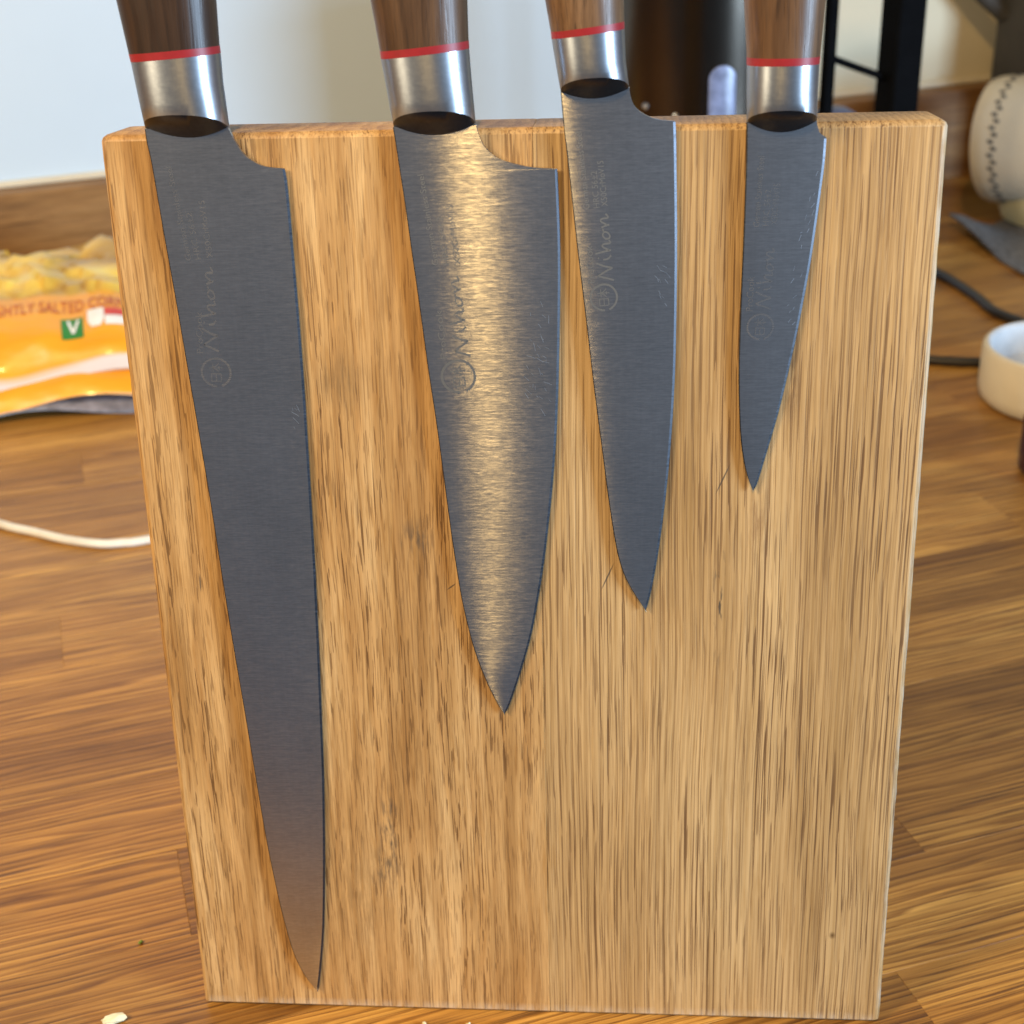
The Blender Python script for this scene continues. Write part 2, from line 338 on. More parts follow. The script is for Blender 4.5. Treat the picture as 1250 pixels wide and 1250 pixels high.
# ------------------------------------------------------------------ knives (outline points in mm on the board face)
KN = [
dict(name='carving_knife', scr=(7, 199, 206, (1.5, 4.5), (.6, 2.6), 2.2), label='long slicing knife with dark walnut handle, leftmost on the oak board', T0=2.3, hw=M_WAL1, fade=True, hl=112,
 st=[((-100.11,314.49),(-75.10,316.24)),((-98.46,301.43),(-75.38,302.86)),((-98.17,299.48),(-75.26,301.03)),((-97.44,292.31),(-75.29,293.71)),((-96.61,282.98),(-74.67,282.58))],
 lens=(286.62,280.18),
 choil=[(-74.49,282.42),(-73.43,279.90),(-71.18,275.89),(-68.25,273.52),(-65.20,272.31),(-60.70,271.77)],
 spine=[(-96.43,282.82),(-96.23,278.84),(-95.62,273.55),(-94.37,254.10),(-93.24,238.50),(-91.92,217.79),(-90.46,194.87),(-89.41,176.57),(-88.45,156.14),(-87.17,132.32),(-85.80,110.35),(-84.41,86.15),(-83.30,68.21),(-82.18,54.96),(-80.55,39.59),(-78.08,23.89),(-75.06,14.35),(-71.23,7.65)],
 edge=[(-60.70,271.77),(-60.29,266.61),(-60.04,244.86),(-59.98,218.76),(-60.30,193.84),(-60.65,174.11),(-61.02,156.29),(-61.94,127.17),(-63.07,96.59),(-63.75,82.18),(-65.25,58.40),(-67.29,33.70),(-69.41,17.75),(-70.63,10.27),(-71.23,7.65)],
 circ=(-84.0,217.0,4.0), script=((-82.6,222.6),(-82.0,246.4)), brand=((-87.0,222.5),(-86.3,234)), lines=[((-87.6,248.2),(-90.4,273)),((-85.0,248.4),(-86.3,261)),((-81.8,248.8),(-82.6,264))]),
dict(name='chef_knife', scr=(34, 203, 236, (1.5, 9), (.5, 2.6), 2.0), label='broad chef knife with walnut handle and golden lamp streak down its blade', T0=2.4, hw=M_WAL2, fade=False, hl=115,
 st=[((-35.24,312.93),(-10.98,314.86)),((-33.55,300.69),(-11.01,302.73)),((-33.41,298.83),(-10.95,300.83)),((-32.35,291.42),(-10.58,293.20)),((-31.19,281.98),(-9.90,282.43))],
 lens=(286.30,279.51),
 choil=[(-9.53,281.24),(-8.38,277.72),(-6.42,275.21),(-3.49,273.20),(1.16,271.75),(5.74,270.91),(10.96,270.57)],
 spine=[(-31.07,281.22),(-30.66,278.11),(-30.10,272.47),(-28.95,261.45),(-27.83,248.89),(-26.67,236.50),(-25.00,217.39),(-23.58,203.34),(-22.13,186.51),(-20.80,170.45),(-19.40,156.52),(-18.09,146.18),(-15.66,133.56),(-12.61,123.39),(-9.45,115.26),(-7.12,110.90)],
 edge=[(10.96,270.57),(11.37,254.90),(11.32,241.87),(10.92,226.28),(10.21,207.91),(9.32,193.73),(7.94,179.19),(6.60,168.03),(5.79,161.73),(3.92,149.97),(1.26,136.37),(-2.40,123.51),(-5.57,113.95),(-7.12,110.90)],
 circ=(-16.8,215.5,4.5), script=((-13.2,220.9),(-15.6,243.5)), brand=((-19.6,220.6),(-20.6,234)), lines=[((-20.9,246.2),(-23.8,270)),((-18.0,246.2),(-19.4,259)),((-15.0,246.2),(-16.6,262))]),
dict(name='utility_knife', scr=(12, 234, 245, (1.5, 5), (.5, 2.0), 2.2), label='medium utility knife with tan walnut handle, between the broad and the smallest knife', T0=2.1, hw=M_WAL3, fade=False, hl=105,
 st=[((8.52,311.88),(28.09,313.33)),((9.83,304.39),(28.22,306.46)),((10.01,302.70),(28.29,304.71)),((11.03,296.15),(28.61,297.17)),((12.14,289.73),(29.45,290.39))],
 lens=(293.55,288.04),
 choil=[(29.59,289.82),(29.91,288.13),(30.91,285.86),(33.58,283.75),(36.91,282.51),(41.28,281.95)],
 spine=[(12.20,289.37),(12.84,281.33),(13.81,272.17),(15.00,259.97),(16.41,246.19),(17.94,232.51),(20.10,212.28),(22.06,195.86),(24.18,178.23),(26.56,163.09),(29.45,153.98),(34.67,145.02)],
 edge=[(41.28,281.95),(41.56,275.42),(42.10,252.78),(42.21,232.74),(42.05,215.61),(41.30,197.95),(40.12,181.90),(38.22,164.64),(36.22,151.72),(34.67,145.02)],
 circ=(22.9,236.9,3.5), script=((25.6,241.3),(24.2,259.2)), brand=((20.5,240.9),(19.9,250.8)), lines=[((19.3,260.3),(17.3,280.0)),((21.9,260.6),(21.2,270.0)),((24.0,261.0),(22.9,272.6))]),
dict(name='paring_knife', scr=(20, 226, 268, (1.5, 4.5), (.5, 1.8), 1.0), label='smallest paring knife with pale walnut handle, rightmost on the oak board', T0=1.8, hw=M_WAL3, fade=True, hl=98,
 st=[((57.70,310.70),(77.65,310.60)),((58.80,297.23),(76.88,297.16)),((58.85,295.34),(76.78,295.40)),((58.97,288.80),(76.71,288.45)),((59.33,281.55),(76.81,281.60))],
 lens=(284.77,278.87),
 choil=[(76.84,281.00),(77.25,279.67),(77.91,278.30),(79.52,277.20)],
 spine=[(59.24,280.90),(59.41,272.65),(59.40,262.70),(59.30,250.00),(59.15,239.62),(59.05,228.14),(59.13,215.51),(59.82,201.42),(60.94,192.22),(62.35,186.35),(64.07,181.68)],
 edge=[(79.52,277.20),(79.36,271.29),(78.84,264.91),(78.16,257.39),(77.16,247.21),(75.80,236.82),(74.00,224.90),(73.20,220.25),(70.46,205.67),(67.23,192.22),(65.16,184.09),(64.07,181.68)],
 circ=(64.4,228.5,3.4), script=((67.0,233.0),(67.6,249.6)), brand=((62.2,232.8),(62.4,242)), lines=[((63.2,255.0),(63.9,273.0)),((65.6,255.2),(66.0,264.5)),((67.7,255.4),(68.2,266.0))]),
]
def interp_y(P, y):   # x at height y on a polyline ordered by falling y
    if y >= P[0][1]: return P[0][0]
    for (xa, ya), (xb, yb) in zip(P[:-1], P[1:]):
        if ya >= y >= yb: return xa if ya == yb else xa + (xb - xa) * (ya - y) / (ya - yb)
    return P[-1][0]
def smooth_line(P, sub=5):
    q = [(p.x, p.y) for p in catmull([(a, b, 0) for a, b in P], sub)]
    out = [q[0]]
    for x, y in q[1:]:
        out.append((x, min(y, out[-1][1] - 1e-4)))
    return out
FONT_CACHE = {}
def text_mesh(txt):
    cu = bpy.data.curves.new('t', 'FONT'); cu.body = txt; cu.size = 1; cu.resolution_u = 3
    o = bpy.data.objects.new('t', cu); COL.objects.link(o); dg = bpy.context.evaluated_depsgraph_get(); dg.update()
    me = bpy.data.meshes.new_from_object(o.evaluated_get(dg)); bpy.data.objects.remove(o)
    vs = [v.co.copy() for v in me.vertices]; fs = [tuple(p.vertices) for p in me.polygons]; bpy.data.meshes.remove(me); return vs, fs
def stroke(pts, wd):
    P = [Vector((a, b, 0)) for a, b in pts]; vs, fs = [], []
    for i, p in enumerate(P):
        t = (P[min(i + 1, len(P) - 1)] - P[max(i - 1, 0)]).normalized(); n = Vector((-t.y, t.x, 0)) * wd / 2
        vs += [p + n, p - n]
    for i in range(len(P) - 1): fs.append((2 * i, 2 * i + 1, 2 * i + 3, 2 * i + 2))
    return vs, fs
def merge(parts):
    vs, fs = [], []
    for a, b in parts:
        o = len(vs); vs += list(a); fs += [tuple(i + o for i in f) for f in b]
    return vs, fs
def sm2(pts, sub=5): return [(p.x, p.y) for p in catmull([(a, b, 0) for a, b in pts], sub)]
# brush-written word, unit height about 1, drawn left to right
SCRIPT = merge([stroke(sm2(p), .085) for p in (
    [(.05, .0), (.18, .45), (.30, .95)], [(.30, .95), (.48, .50), (.64, .02)], [(.64, .02), (.74, .5), (.92, 1.0)],
    [(1.05, .55), (1.08, .25), (1.22, .05)], [(1.12, .80), (1.16, .86)],
    [(1.36, 1.0), (1.42, .5), (1.48, .02)], [(1.48, .15), (1.66, .52), (1.78, .45), (1.80, .05), (1.95, .1)],
    [(2.2, .48), (2.02, .30), (2.06, .04), (2.25, .10), (2.34, .34), (2.2, .48)], [(2.34, .40), (2.5, .42)],
    [(2.56, .5), (2.62, .25), (2.66, .02)], [(2.66, .15), (2.84, .5), (2.96, .42), (2.98, .06), (3.12, .12), (3.16, .2)])])
RING = merge([stroke([(math.cos(a) * (1 - .02 * math.sin(3 * a)), math.sin(a)) for a in [R(200 + 340 * i / 60) for i in range(61)]], .15)])
GLYPH = merge([stroke(p, .07) for p in (
    [(-.62, -.36), (-.62, .36)], [(-.62, .34), (-.10, .34)], [(-.10, .36), (-.10, -.36)], [(-.62, -.34), (-.10, -.34)], [(-.62, 0), (-.10, 0)],
    [(.02, .20), (.66, .20)], [(.34, .48), (.34, -.46)], [(.34, .20), (.18, -.08), (.02, -.22)], [(.34, .20), (.50, -.08), (.68, -.22)], [(.22, -.22), (.46, -.22)])])
def build_knife(K):
    st = [(Vector(a), Vector(b)) for a, b in K['st']]
    y_org = K['st'][-1][0][1]; x_org = (K['st'][-1][0][0] + K['st'][-1][1][0]) / 2
    org = Vector((x_org, y_org, 0)) * .001
    Bm = Matrix.Rotation(BROT[0], 3, 'X')
    root = empty(K['name'], Bm @ org, BROT); tag(root, K['label'], 'knife', 'knives held on the oak board')
    def loc(x, y, z): return Vector((x * .001, y * .001, z * .001)) - org
    ZB = 1.0                                    # blade back stands this far (mm) off the wood
    sp = smooth_line(K['spine']); ch = smooth_line(K['choil'], 8); ed = smooth_line(K['edge'])
    ytop = K['lens'][1] + 2.5; yh = K['choil'][-1][1]; yt = K['spine'][-1][1]
    ysl = sorted(set([ytop] + [y for _, y in ch if y < ytop - .05] + [yh]), reverse=True)
    n = 110; rows = [(y, 0) for y in ysl]
    rows.append((yh - .25, 1))
    for i in range(1, n + 1):
        f = i / n; f = f if f < .8 else .8 + (1 - (1 - (f - .8) / .2) ** 1.6) * .2
        rows.append((yh - .25 + (yt - yh + .25) * f, 1))
    nc = 18; vs, fs, uvl = [], [], []; T0 = K['T0']
    for y, kind in rows:
        xl = interp_y(sp, y); xe = interp_y(ed, y) if kind else (ed[0][0])
        xr = interp_y(ed, y) if kind else interp_y(ch, y)
        if y <= yt + 1e-6: xl -= .03; xr += .03; xe = xr
        if xr - xl < .06: m = (xl + xr) / 2; xl, xr = m - .03, m + .03; xe = max(xe, xr)
        ft = max(0, (y - yt) / (ytop - yt)); Tm = T0 * (.42 + .58 * ft ** .8); Wd = max(xe - xl, .06)
        wn = min(1, Wd / 12); Tm = .5 + (Tm - .5) * min(1, Wd / 9)
        def zf(x):
            q = (x - xl) / max(26, Wd) * (max(26, Wd) / Wd); return .42 + (Tm - .42) * (1 - min(1, q) ** 1.55)
        bw = min(.62, (xr - xl) * .4) if kind else .02
        xs = [xl + .25 * min(1, Wd / 6)] + [xl + (xr - bw - xl) * (i / (nc - 3)) for i in range(1, nc - 2)] + [xr]
        row = [(xl, ZB + .05), (xl, ZB + zf(xl) - .12)] + [(x, ZB + zf(x)) for x in xs[:-1]]
        row.append((xr, ZB + (.14 if kind else zf(xr) - .05))); row.append((xr, ZB))
        row.append((xl + .02, ZB))
        for x, z in row: vs.append(loc(x, y, z))
    m = nc + 3
    cnt = len(vs) // len(rows); m = cnt; fm = []
    for i in range(len(rows) - 1):
        for k in range(m):
            l = (k + 1) % m; fs.append((i * m + k, (i + 1) * m + k, (i + 1) * m + l, i * m + l)); fm.append(1 if (k == m - 4 and rows[i][1]) or k in (0, 1, m - 1) else 0)
    fs.append(tuple(range(m))); fm.append(0); fs.append(tuple(reversed(range((len(rows) - 1) * m, len(rows) * m)))); fm.append(0)
    bl = mobj('blade', vs, fs, M_STEEL, root, 14, [M_STEEL, M_BEVEL], fm); uvmap(bl)
    bvh = BVHTree.FromPolygons(vs, fs)
    # etched marks, laid 0.03 mm above the steel
    et = M_ETCH2 if K['fade'] else M_ETCH
    def lay(name, geo, p0, p1, height, fit=None):
        gv, gf = geo; p0 = Vector(p0); p1 = Vector(p1); d = (p1 - p0); L_ = d.length; d /= L_; nrm = Vector((-d.y, d.x))
        x0 = min(v.x for v in gv); x1 = max(v.x for v in gv); out = []
        for v in gv:
            q = p0 + d * ((v.x - x0) / (x1 - x0) * L_) + nrm * (v.y * height)
            h = bvh.ray_cast(loc(q.x, q.y, 20), Vector((0, 0, -1)))
            z = (h[0].z if h[0] else ZB * .001) + .00003
            w_ = loc(q.x, q.y, 0); out.append((w_.x, w_.y, z))
        o = mobj(name, out, gf, et, bl); uvmap(o); return o
    (ax, ay), (bx, by) = K['script']; lay('script_lettering', SCRIPT, (ax, ay), (bx, by), 4.3)
    cxx, cyy, rr = K['circ']; d = (Vector(K['script'][1]) - Vector(K['script'][0])).normalized()
    c0 = Vector((cxx, cyy)); lay('emblem_ring', RING, c0 - d * rr * 1.07, c0 + d * rr * 1.07, rr)
    gx0 = min(v.x for v in GLYPH[0]); gx1 = max(v.x for v in GLYPH[0]); lay('emblem_characters', GLYPH, c0 + d * rr * gx0, c0 + d * rr * gx1, rr)
    lay('maker_name', text_mesh('ProCook'), *K['brand'], 2.6)
    for tx, (a, b) in zip(('German Stainless Steel', 'HRC 56±2', 'X50CrMoV15'), K['lines']): lay('small_lettering', text_mesh(tx), a, b, 2.3)
    # fine nicks and scratches close to the cutting edge
    rnd = random.Random(K['name'])
    def scr(n, ya, yb, off, ln, sl):
        parts = []
        for _ in range(n):
            y = rnd.uniform(ya, yb); x = interp_y(ed, y) - rnd.uniform(*off); L_ = rnd.uniform(*ln); a = rnd.gauss(sl, .35)
            gv, gf = stroke([(x, y), (x + L_ * .5 * math.cos(a), y + L_ * .5 * math.sin(a) + .05), (x + L_ * math.cos(a), y + L_ * math.sin(a))], rnd.uniform(.05, .13))
            out = []
            for q in gv:
                h = bvh.ray_cast(loc(q.x, q.y, 20), Vector((0, 0, -1)))
                w_ = loc(q.x, q.y, 0); out.append((w_.x, w_.y, (h[0].z if h[0] else ZB * .001) + .00003))
            parts.append((out, gf))
        gv, gf = merge(parts); mobj('scratch_marks', gv, gf, M_SCR, bl)
    scr(*K['scr'])
    # bolster, red spacer and wooden handle: one oval loft cut in three
    NR = 40; ex = 2.25
    def ring(a, b, dep, lift=None):
        c = (a + b) / 2; hwd = (b - a) / 2; ax_ = Vector((-hwd.y, hwd.x)).normalized(); pts = []
        for i in range(NR):
            th = 2 * math.pi * i / NR; cc, ss = math.cos(th), math.sin(th)
            k = math.copysign(abs(cc) ** (2 / ex), cc); s = math.copysign(abs(ss) ** (2 / ex), ss)
            q = c + hwd * k + ax_ * (lift(k, s) if lift else 0); pts.append(loc(q.x, q.y, 1.35 + dep * s))
        return pts
    def loft(name, rings, mat, caps=(True, True), extra=None):
        v2, f2 = [], []
        for r_ in rings: v2 += r_
        for i in range(len(rings) - 1):
            for k in range(NR): l = (k + 1) % NR; f2.append((i * NR + k, i * NR + l, (i + 1) * NR + l, (i + 1) * NR + k))
        if caps[0]: f2.append(tuple(reversed(range(NR))))
        if caps[1]: f2.append(tuple(range((len(rings) - 1) * NR, len(rings) * NR)))
        o = mobj(name, v2, f2, mat, root, 40)
        bm = bmesh.new(); bm.from_mesh(o.data); bmesh.ops.recalc_face_normals(bm, faces=bm.faces); bm.to_mesh(o.data); bm.free(); uvmap(o); return o
    dp = [9.3, 9.2, 9.2, 8.9, 8.2]
    lo_c = (st[4][0] + st[4][1]) / 2; lift_f = K['lens'][0] - lo_c.y
    drop = lo_c.y - K['lens'][1]
    hw_ = (st[4][1] - st[4][0]).length / 2
    # lower end: front half rises with the oval, then slopes in to the blade face
    def lf(k, s): return max(0, s) * lift_f
    R4 = ring(st[4][0], st[4][1], dp[4], lf)
    d2 = [Vector(p) for p in R4]; rimlow = []
    for i in range(NR):
        th = 2 * math.pi * i / NR; k = math.copysign(abs(math.cos(th)) ** (2 / ex), math.cos(th)); s = math.sin(th)
        q = lo_c + (st[4][1] - st[4][0]) / 2 * (k * .985)
        if s > 0.001: yy = q.y - drop * (1 - abs(k) ** 2.0); z = ZB + 1.9
        else: yy = q.y + .2; z = max(.6, 1.35 + dp[4] * math.copysign(abs(s) ** (2 / ex), s))
        if s <= .001: z = min(1.2, 1.35 + dp[4] * .96 * math.copysign(abs(s) ** (2 / ex), s)); yy = q.y + .05
        rimlow.append(loc(q.x, yy, z))
    midr = []
    for a_, b_ in zip(d2, rimlow):
        mm = a_.lerp(b_, .5); midr.append(mm)
    rr_ = [ring(*st[2], dp[2]), ring((st[2][0] + st[3][0]) / 2, (st[2][1] + st[3][1]) / 2, 9.1), ring(*st[3], dp[3]), ring((st[3][0] + st[4][0]) / 2, (st[3][1] + st[4][1]) / 2, 8.6, lambda k, s: max(0, s) * lift_f * .45), R4, midr, rimlow]
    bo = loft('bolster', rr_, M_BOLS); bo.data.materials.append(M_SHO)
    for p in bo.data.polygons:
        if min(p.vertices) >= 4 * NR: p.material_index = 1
    def out(a, b, e): c = (a + b) / 2; return c + (a - c) * e, c + (b - c) * e
    loft('spacer', [ring(*out(*st[2], 1.004), 9.25), ring(*out(*st[1], 1.004), 9.35)], M_RED)
    c1 = (st[1][0] + st[1][1]) / 2; c0_ = (st[0][0] + st[0][1]) / 2; hd = (c0_ - c1).normalized(); w1 = (st[1][1] - st[1][0]).length; w0 = (st[0][1] - st[0][0]).length
    pd = Vector((hd.y, -hd.x)); rings = [ring(*st[1], 9.3), ring((st[1][0] + st[0][0]) / 2, (st[1][1] + st[0][1]) / 2, 9.6), ring(*st[0], 9.9)]
    L0 = (c0_ - c1).length
    for f, wm, dm in ((.3, 1.05, 10.3), (.5, 1.08, 10.6), (.7, 1.1, 10.6), (.88, 1.16, 10.2), (.95, 1.14, 9.6), (.985, 1.02, 8.4), (1.0, .8, 6.2)):
        c = c0_ + hd * (K['hl'] - L0) * f + pd * (6 * f * f if K['name'] != 'paring_knife' else 2 * f * f); rings.append(ring(c - pd * w0 / 2 * wm, c + pd * w0 / 2 * wm, dm))
    loft('handle', rings, K['hw'])
    return root
def uvmap(o):
    me = o.data; uv = me.uv_layers.new(name='UVMap')
    for lp in me.loops: c = me.vertices[lp.vertex_index].co; uv.data[lp.index].uv = (c.x * 10 + .001 * c.z, c.y * 10 + c.z * .31)
for K in KN: build_knife(K)

# ------------------------------------------------------------------ snack bags on the left
def bag_mat(name, lo, front):
    t = NT(name); v = t.coord(); sep = t.n('ShaderNodeSeparateXYZ'); t.l(v, sep.inputs[0])
    vor = t.n('ShaderNodeTexVoronoi', feature='SMOOTH_F1'); vor.inputs['Scale'].default_value = 1; t.l(t.mapv(v, (26, 46, 30), (0, 0, 0), (0, 0, .5)), vor.inputs['Vector'])
    chips = t.ramp(vor.outputs['Distance'], [(.05, (.86, .66, .14)), (.35, (.72, .44, .05)), (.6, (.30, .14, .015))])
    chips = t.mix(.25, chips, t.ramp(t.noise(t.mapv(v, (40, 40, 40)), 1, 3), [(.3, (.85, .66, .16)), (.7, (.66, .38, .03))]))
    yy = t.math('ADD', sep.outputs['Y'], t.math('MULTIPLY', t.math('SUBTRACT', t.noise(t.mapv(v, (14, 1, 1)), 1, 2), .5), .012))
    k = t.ramp(t.math('MULTIPLY', t.math('SUBTRACT', yy, lo), 20), [(.0, 0), (.08, 1)])
    org = t.ramp(t.noise(t.mapv(v, (10, 40, 10)), 1, 2), [(.3, (.76, .30, .010)), (.7, (.84, .37, .02))])
    c = t.mix(k, org, chips)
    c = t.mix(t.ramp(t.math('MULTIPLY', t.math('SUBTRACT', sep.outputs['Y'], front), 20), [(.0, 1), (.03, 0)]), c, (.66, .58, .54))
    t.l(c, t.b.inputs['Base Color']); t.bump(t.noise(t.mapv(v, (22, 40, 22)), 1, 2), .5, .010); t.set(Roughness=.34, Coat_Weight=.35, Coat_Roughness=.12); return t.m
def bag(name, W_, D_, Th, mat, seed, tilt):
    rnd = random.Random(seed); nx, ny = (110, 76) if Th > .03 else (44, 36); vs, fs = [], []
    ph = [rnd.uniform(0, 6) for _ in range(8)]
    def prof(x, y, top):
        ex = max(0, 1 - abs(x) ** 4); ey = max(0, 1 - abs(y) ** 3.2); b = (ex * ey) ** .55
        wr = .05 * math.sin(9 * x + ph[0] + 3 * y) + .05 * math.sin(5 * y + 14 * x + ph[1]) + .04 * math.sin(23 * x + ph[2]) * (1 - y * .3)
        return b * (1 + wr * .8) * (1 if top else -.25)
    chips = [(rnd.uniform(-1, 1), rnd.uniform(-.08, .92), rnd.uniform(0, 3.1), rnd.uniform(-.5, .5), rnd.uniform(-.5, .5), rnd.uniform(.002, .006)) for _ in range(90)] if Th > .03 else []
    def chip(x, y):
        b = 0
        for cx_, cy_, a, sx_, sy_, h in chips:
            dx = (x - cx_) * W_ / 2; dy = (y - cy_) * D_ / 2; ca, sa = math.cos(a), math.sin(a); p = dx * ca + dy * sa; q = dy * ca - dx * sa
            if abs(p) < .017 and abs(q) < .010: b = max(b, h + sx_ * q * .6 + sy_ * p * .3)
        return b
    for top in (1, 0):
        for j in range(ny + 1):
            for i in range(nx + 1):
                x = -1 + 2 * i / nx; y = -1 + 2 * j / ny
                if abs(y) > .9: pass
                pin = 1 - .05 * (1 - abs(x) ** 2) * abs(y) ** 3
                vs.append((x * W_ / 2, y * D_ / 2 * pin, prof(x, y, top) * Th + .004 * math.sin(8 * x + ph[3]) * abs(y) ** 3 + y * tilt + (chip(x, y) * max(0, 1 - y ** 6) if top else 0)))
    N = (nx + 1) * (ny + 1)
    for top in (0, 1):
        for j in range(ny):
            for i in range(nx):
                a = top * N + j * (nx + 1) + i; q = (a, a + 1, a + nx + 2, a + nx + 1); fs.append(q if top == 0 else q[::-1])
    return vs, fs
def put_bag(name, label, u, v, z, yaw, W_, D_, Th, lo, front, seed, tilt):
    e = empty(name, uvz(u, v, z), (0, 0, PSI + yaw)); tag(e, label, 'snack bag', 'snack bags by the upstand')
    vs, fs = bag(name, W_, D_, Th, None, seed, tilt); m = bag_mat(name + '_film_%d' % seed, lo, front); o = mobj('pouch', vs, fs, m, e, 80)
    return e, BVHTree.FromPolygons([Vector(q) for q in vs], fs)
M_BSEAM = plain('silver_blue_foil', (.34, .37, .46), .22, .5, .5, 90)
e1, bv = put_bag('snack_bag', 'orange and yellow bag of salted chips lying on top of another bag', -.165, .662, .030, R(-4), .30, .178, .031, -.026, -.0838, 3, .008)
e2, _ = put_bag('snack_bag', 'flat orange snack bag squashed underneath the upper chip bag', -.155, .655, .015, R(-6), .32, .185, .018, .15, -.0895, 9, .004)
# foil sheet at the very bottom
vs, fs = bag('x', .34, .20, .007, None, 12, .0)
e3 = mobj('foil_packet', vs, fs, M_BSEAM, None, 80); e3.location = uvz(-.15, .660, .0045); e3.rotation_euler = (0, 0, PSI - R(7)); tag(e3, 'crumpled silver blue foil packet lowest under the chip bags', 'packet')
M_PRINT = plain('orange_red_print', (.50, .085, .008), .35); M_GREEN = plain('green_print', (.03, .20, .035), .35); M_WPRINT = plain('white_print', (.82, .80, .76), .35); M_RPRINT = plain('red_print', (.62, .05, .03), .35)
def print_on(name, geo, x0, x1, y0, y1, mat, lift=.0006):
    gv, gf = geo; ax0 = min(v[0] for v in gv); ax1 = max(v[0] for v in gv); ay0 = min(v[1] for v in gv); ay1 = max(v[1] for v in gv); outv = []
    for v in gv:
        x = x0 + (v[0] - ax0) / (ax1 - ax0) * (x1 - x0); y = y0 + (v[1] - ay0) / (ay1 - ay0) * (y1 - y0)
        h = bv.ray_cast(Vector((x, y, .3)), Vector((0, 0, -1))); outv.append((x, y, (h[0].z if h[0] else 0) + lift))
    return mobj(name, outv, gf, mat, e1)
def grid(nx=8, ny=8, f=None):
    vs = [(i / nx, j / ny) for j in range(ny + 1) for i in range(nx + 1)]
    if f: vs = [f(x, y) for x, y in vs]
    return vs, [(j * (nx + 1) + i, j * (nx + 1) + i + 1, (j + 1) * (nx + 1) + i + 1, (j + 1) * (nx + 1) + i) for j in range(ny) for i in range(nx)]
print_on('print_lettering', text_mesh('LIGHTLY SALTED CORN'), 0.0025, 0.0905, -0.0480, -0.0340, M_PRINT)
print_on('vegetarian_mark', grid(), 0.0500, 0.0635, -0.0720, -0.0550, M_GREEN)
print_on('vegetarian_letter', merge([stroke([(.1, 1), (.5, 0)], .22), stroke([(.5, 0), (1, 1)], .22)]), 0.0535, 0.0615, -0.0690, -0.0570, M_WPRINT, .0011)
print_on('shield_mark', grid(8, 8, lambda x, y: (.5 + (x - .5) * (1 if y > .3 else .55 + 1.5 * y), y)), 0.0665, 0.0770, -0.0660, -0.0495, M_WPRINT)
print_on('red_mark', grid(), 0.0775, 0.0895, -0.0575, -0.0495, M_RPRINT); print_on('white_mark', grid(), 0.0775, 0.0895, -0.0660, -0.0578, M_WPRINT)

# ------------------------------------------------------------------ cables
cpath = [(-.42, .395, .0024), (-.36, .362, .0024), (-.310, .333, .0024), (-.288, .324, .0024), (-.267, .3155, .0024), (-.247, .311, .0024), (-.235, .312, .0024), (-.224, .315, .0024), (-.19, .332, .0024), (-.12, .40, .0024), (-.06, .52, .0024)]
tag(tube('charging_cable', catmull(cpath, 6), .0024, M_CABLE), 'thin white cable curving across the worktop behind the knife board', 'cable')
tag(tube('power_cable', catmull([(.16, .90, .0035), (.22, .80, .0035), (.262, .738, .0035), (.280, .685, .0035), (.292, .640, .0035), (.34, .60, .0035), (.46, .60, .0035)], 6), .0036, M_BCAB), 'black cable slanting across the worktop towards the cream dish', 'cable')
tag(tube('power_cable', catmull([(.10, .60, .0032), (.16, .578, .0032), (.229, .5595, .0032), (.262, .556, .0032), (.31, .562, .0032), (.40, .60, .0032)], 6), .0033, M_BCAB), 'black cable lying level across the worktop beneath the cream dish', 'cable')

# ------------------------------------------------------------------ things behind the board
def canister():
    e = empty('steel_canister', uvz(.300, .56, 0)); tag(e, 'dark brushed steel canister behind the two right knives', 'canister')
    r = .058
    lathe('body', [(0, .001), (r - .003, .001), (r, .004), (r, .235), (r - .003, .238), (0, .238)], M_CAN, e)
    lathe('lid', [(r + .001, .2385), (r + .001, .25), (r - .004, .256), (.012, .258), (.012, .266), (.016, .270), (.016, .278), (.010, .282), (0, .282)], M_CAN, e)
    # rounded blue panel set on the front
    d = (Vector((.0287, -.345, 0)) - uvz(.300, .56)).normalized(); a0 = math.atan2(d.y, d.x) + R(16)
    vs, fs = [], []; n = 28; pts = []
    for i in range(n):
        th = 2 * math.pi * i / n; x = .0085 * math.cos(th); y = .0085 * math.sin(th) + (.024 if math.sin(th) > 0 else -.024); pts.append((x, y))
    for q, rr in ((1.0, r + .0002), (1.0, r + .0016), (.85, r + .0022)):
        for x, y in pts: a = a0 + x * q / r; vs.append((rr * math.cos(a), rr * math.sin(a), .158 + y * (q if q == 1 else .95)))
    for k in (0, 1):
        for i in range(n): j = (i + 1) % n; fs.append((k * n + i, k * n + j, (k + 1) * n + j, (k + 1) * n + i))
    fs.append(tuple(range(2 * n, 3 * n))); mobj('blue_panel', vs, fs, M_PANEL, e, 30)
    for (da, z) in ((-32, .165), (-12, .160), (-11, .146)):
        a = math.atan2(d.y, d.x) + R(da); o = lathe('rivet', [(.0022, 0), (.0020, .0012), (.0, .0016)], M_BOLS, e, 16)
        uvmap(o); o.location = (r * math.cos(a), r * math.sin(a), z); o.rotation_euler = Vector((math.cos(a), math.sin(a), 0)).to_track_quat('Z', 'Y').to_euler()
    return e
M_CAN = plain('dark_steel', (.095, .08, .065), .22, 1.0, .15, 20); M_PANEL = plain('rounded_blue', (.16, .20, .34), .3, 0, .35, 180)
canister()
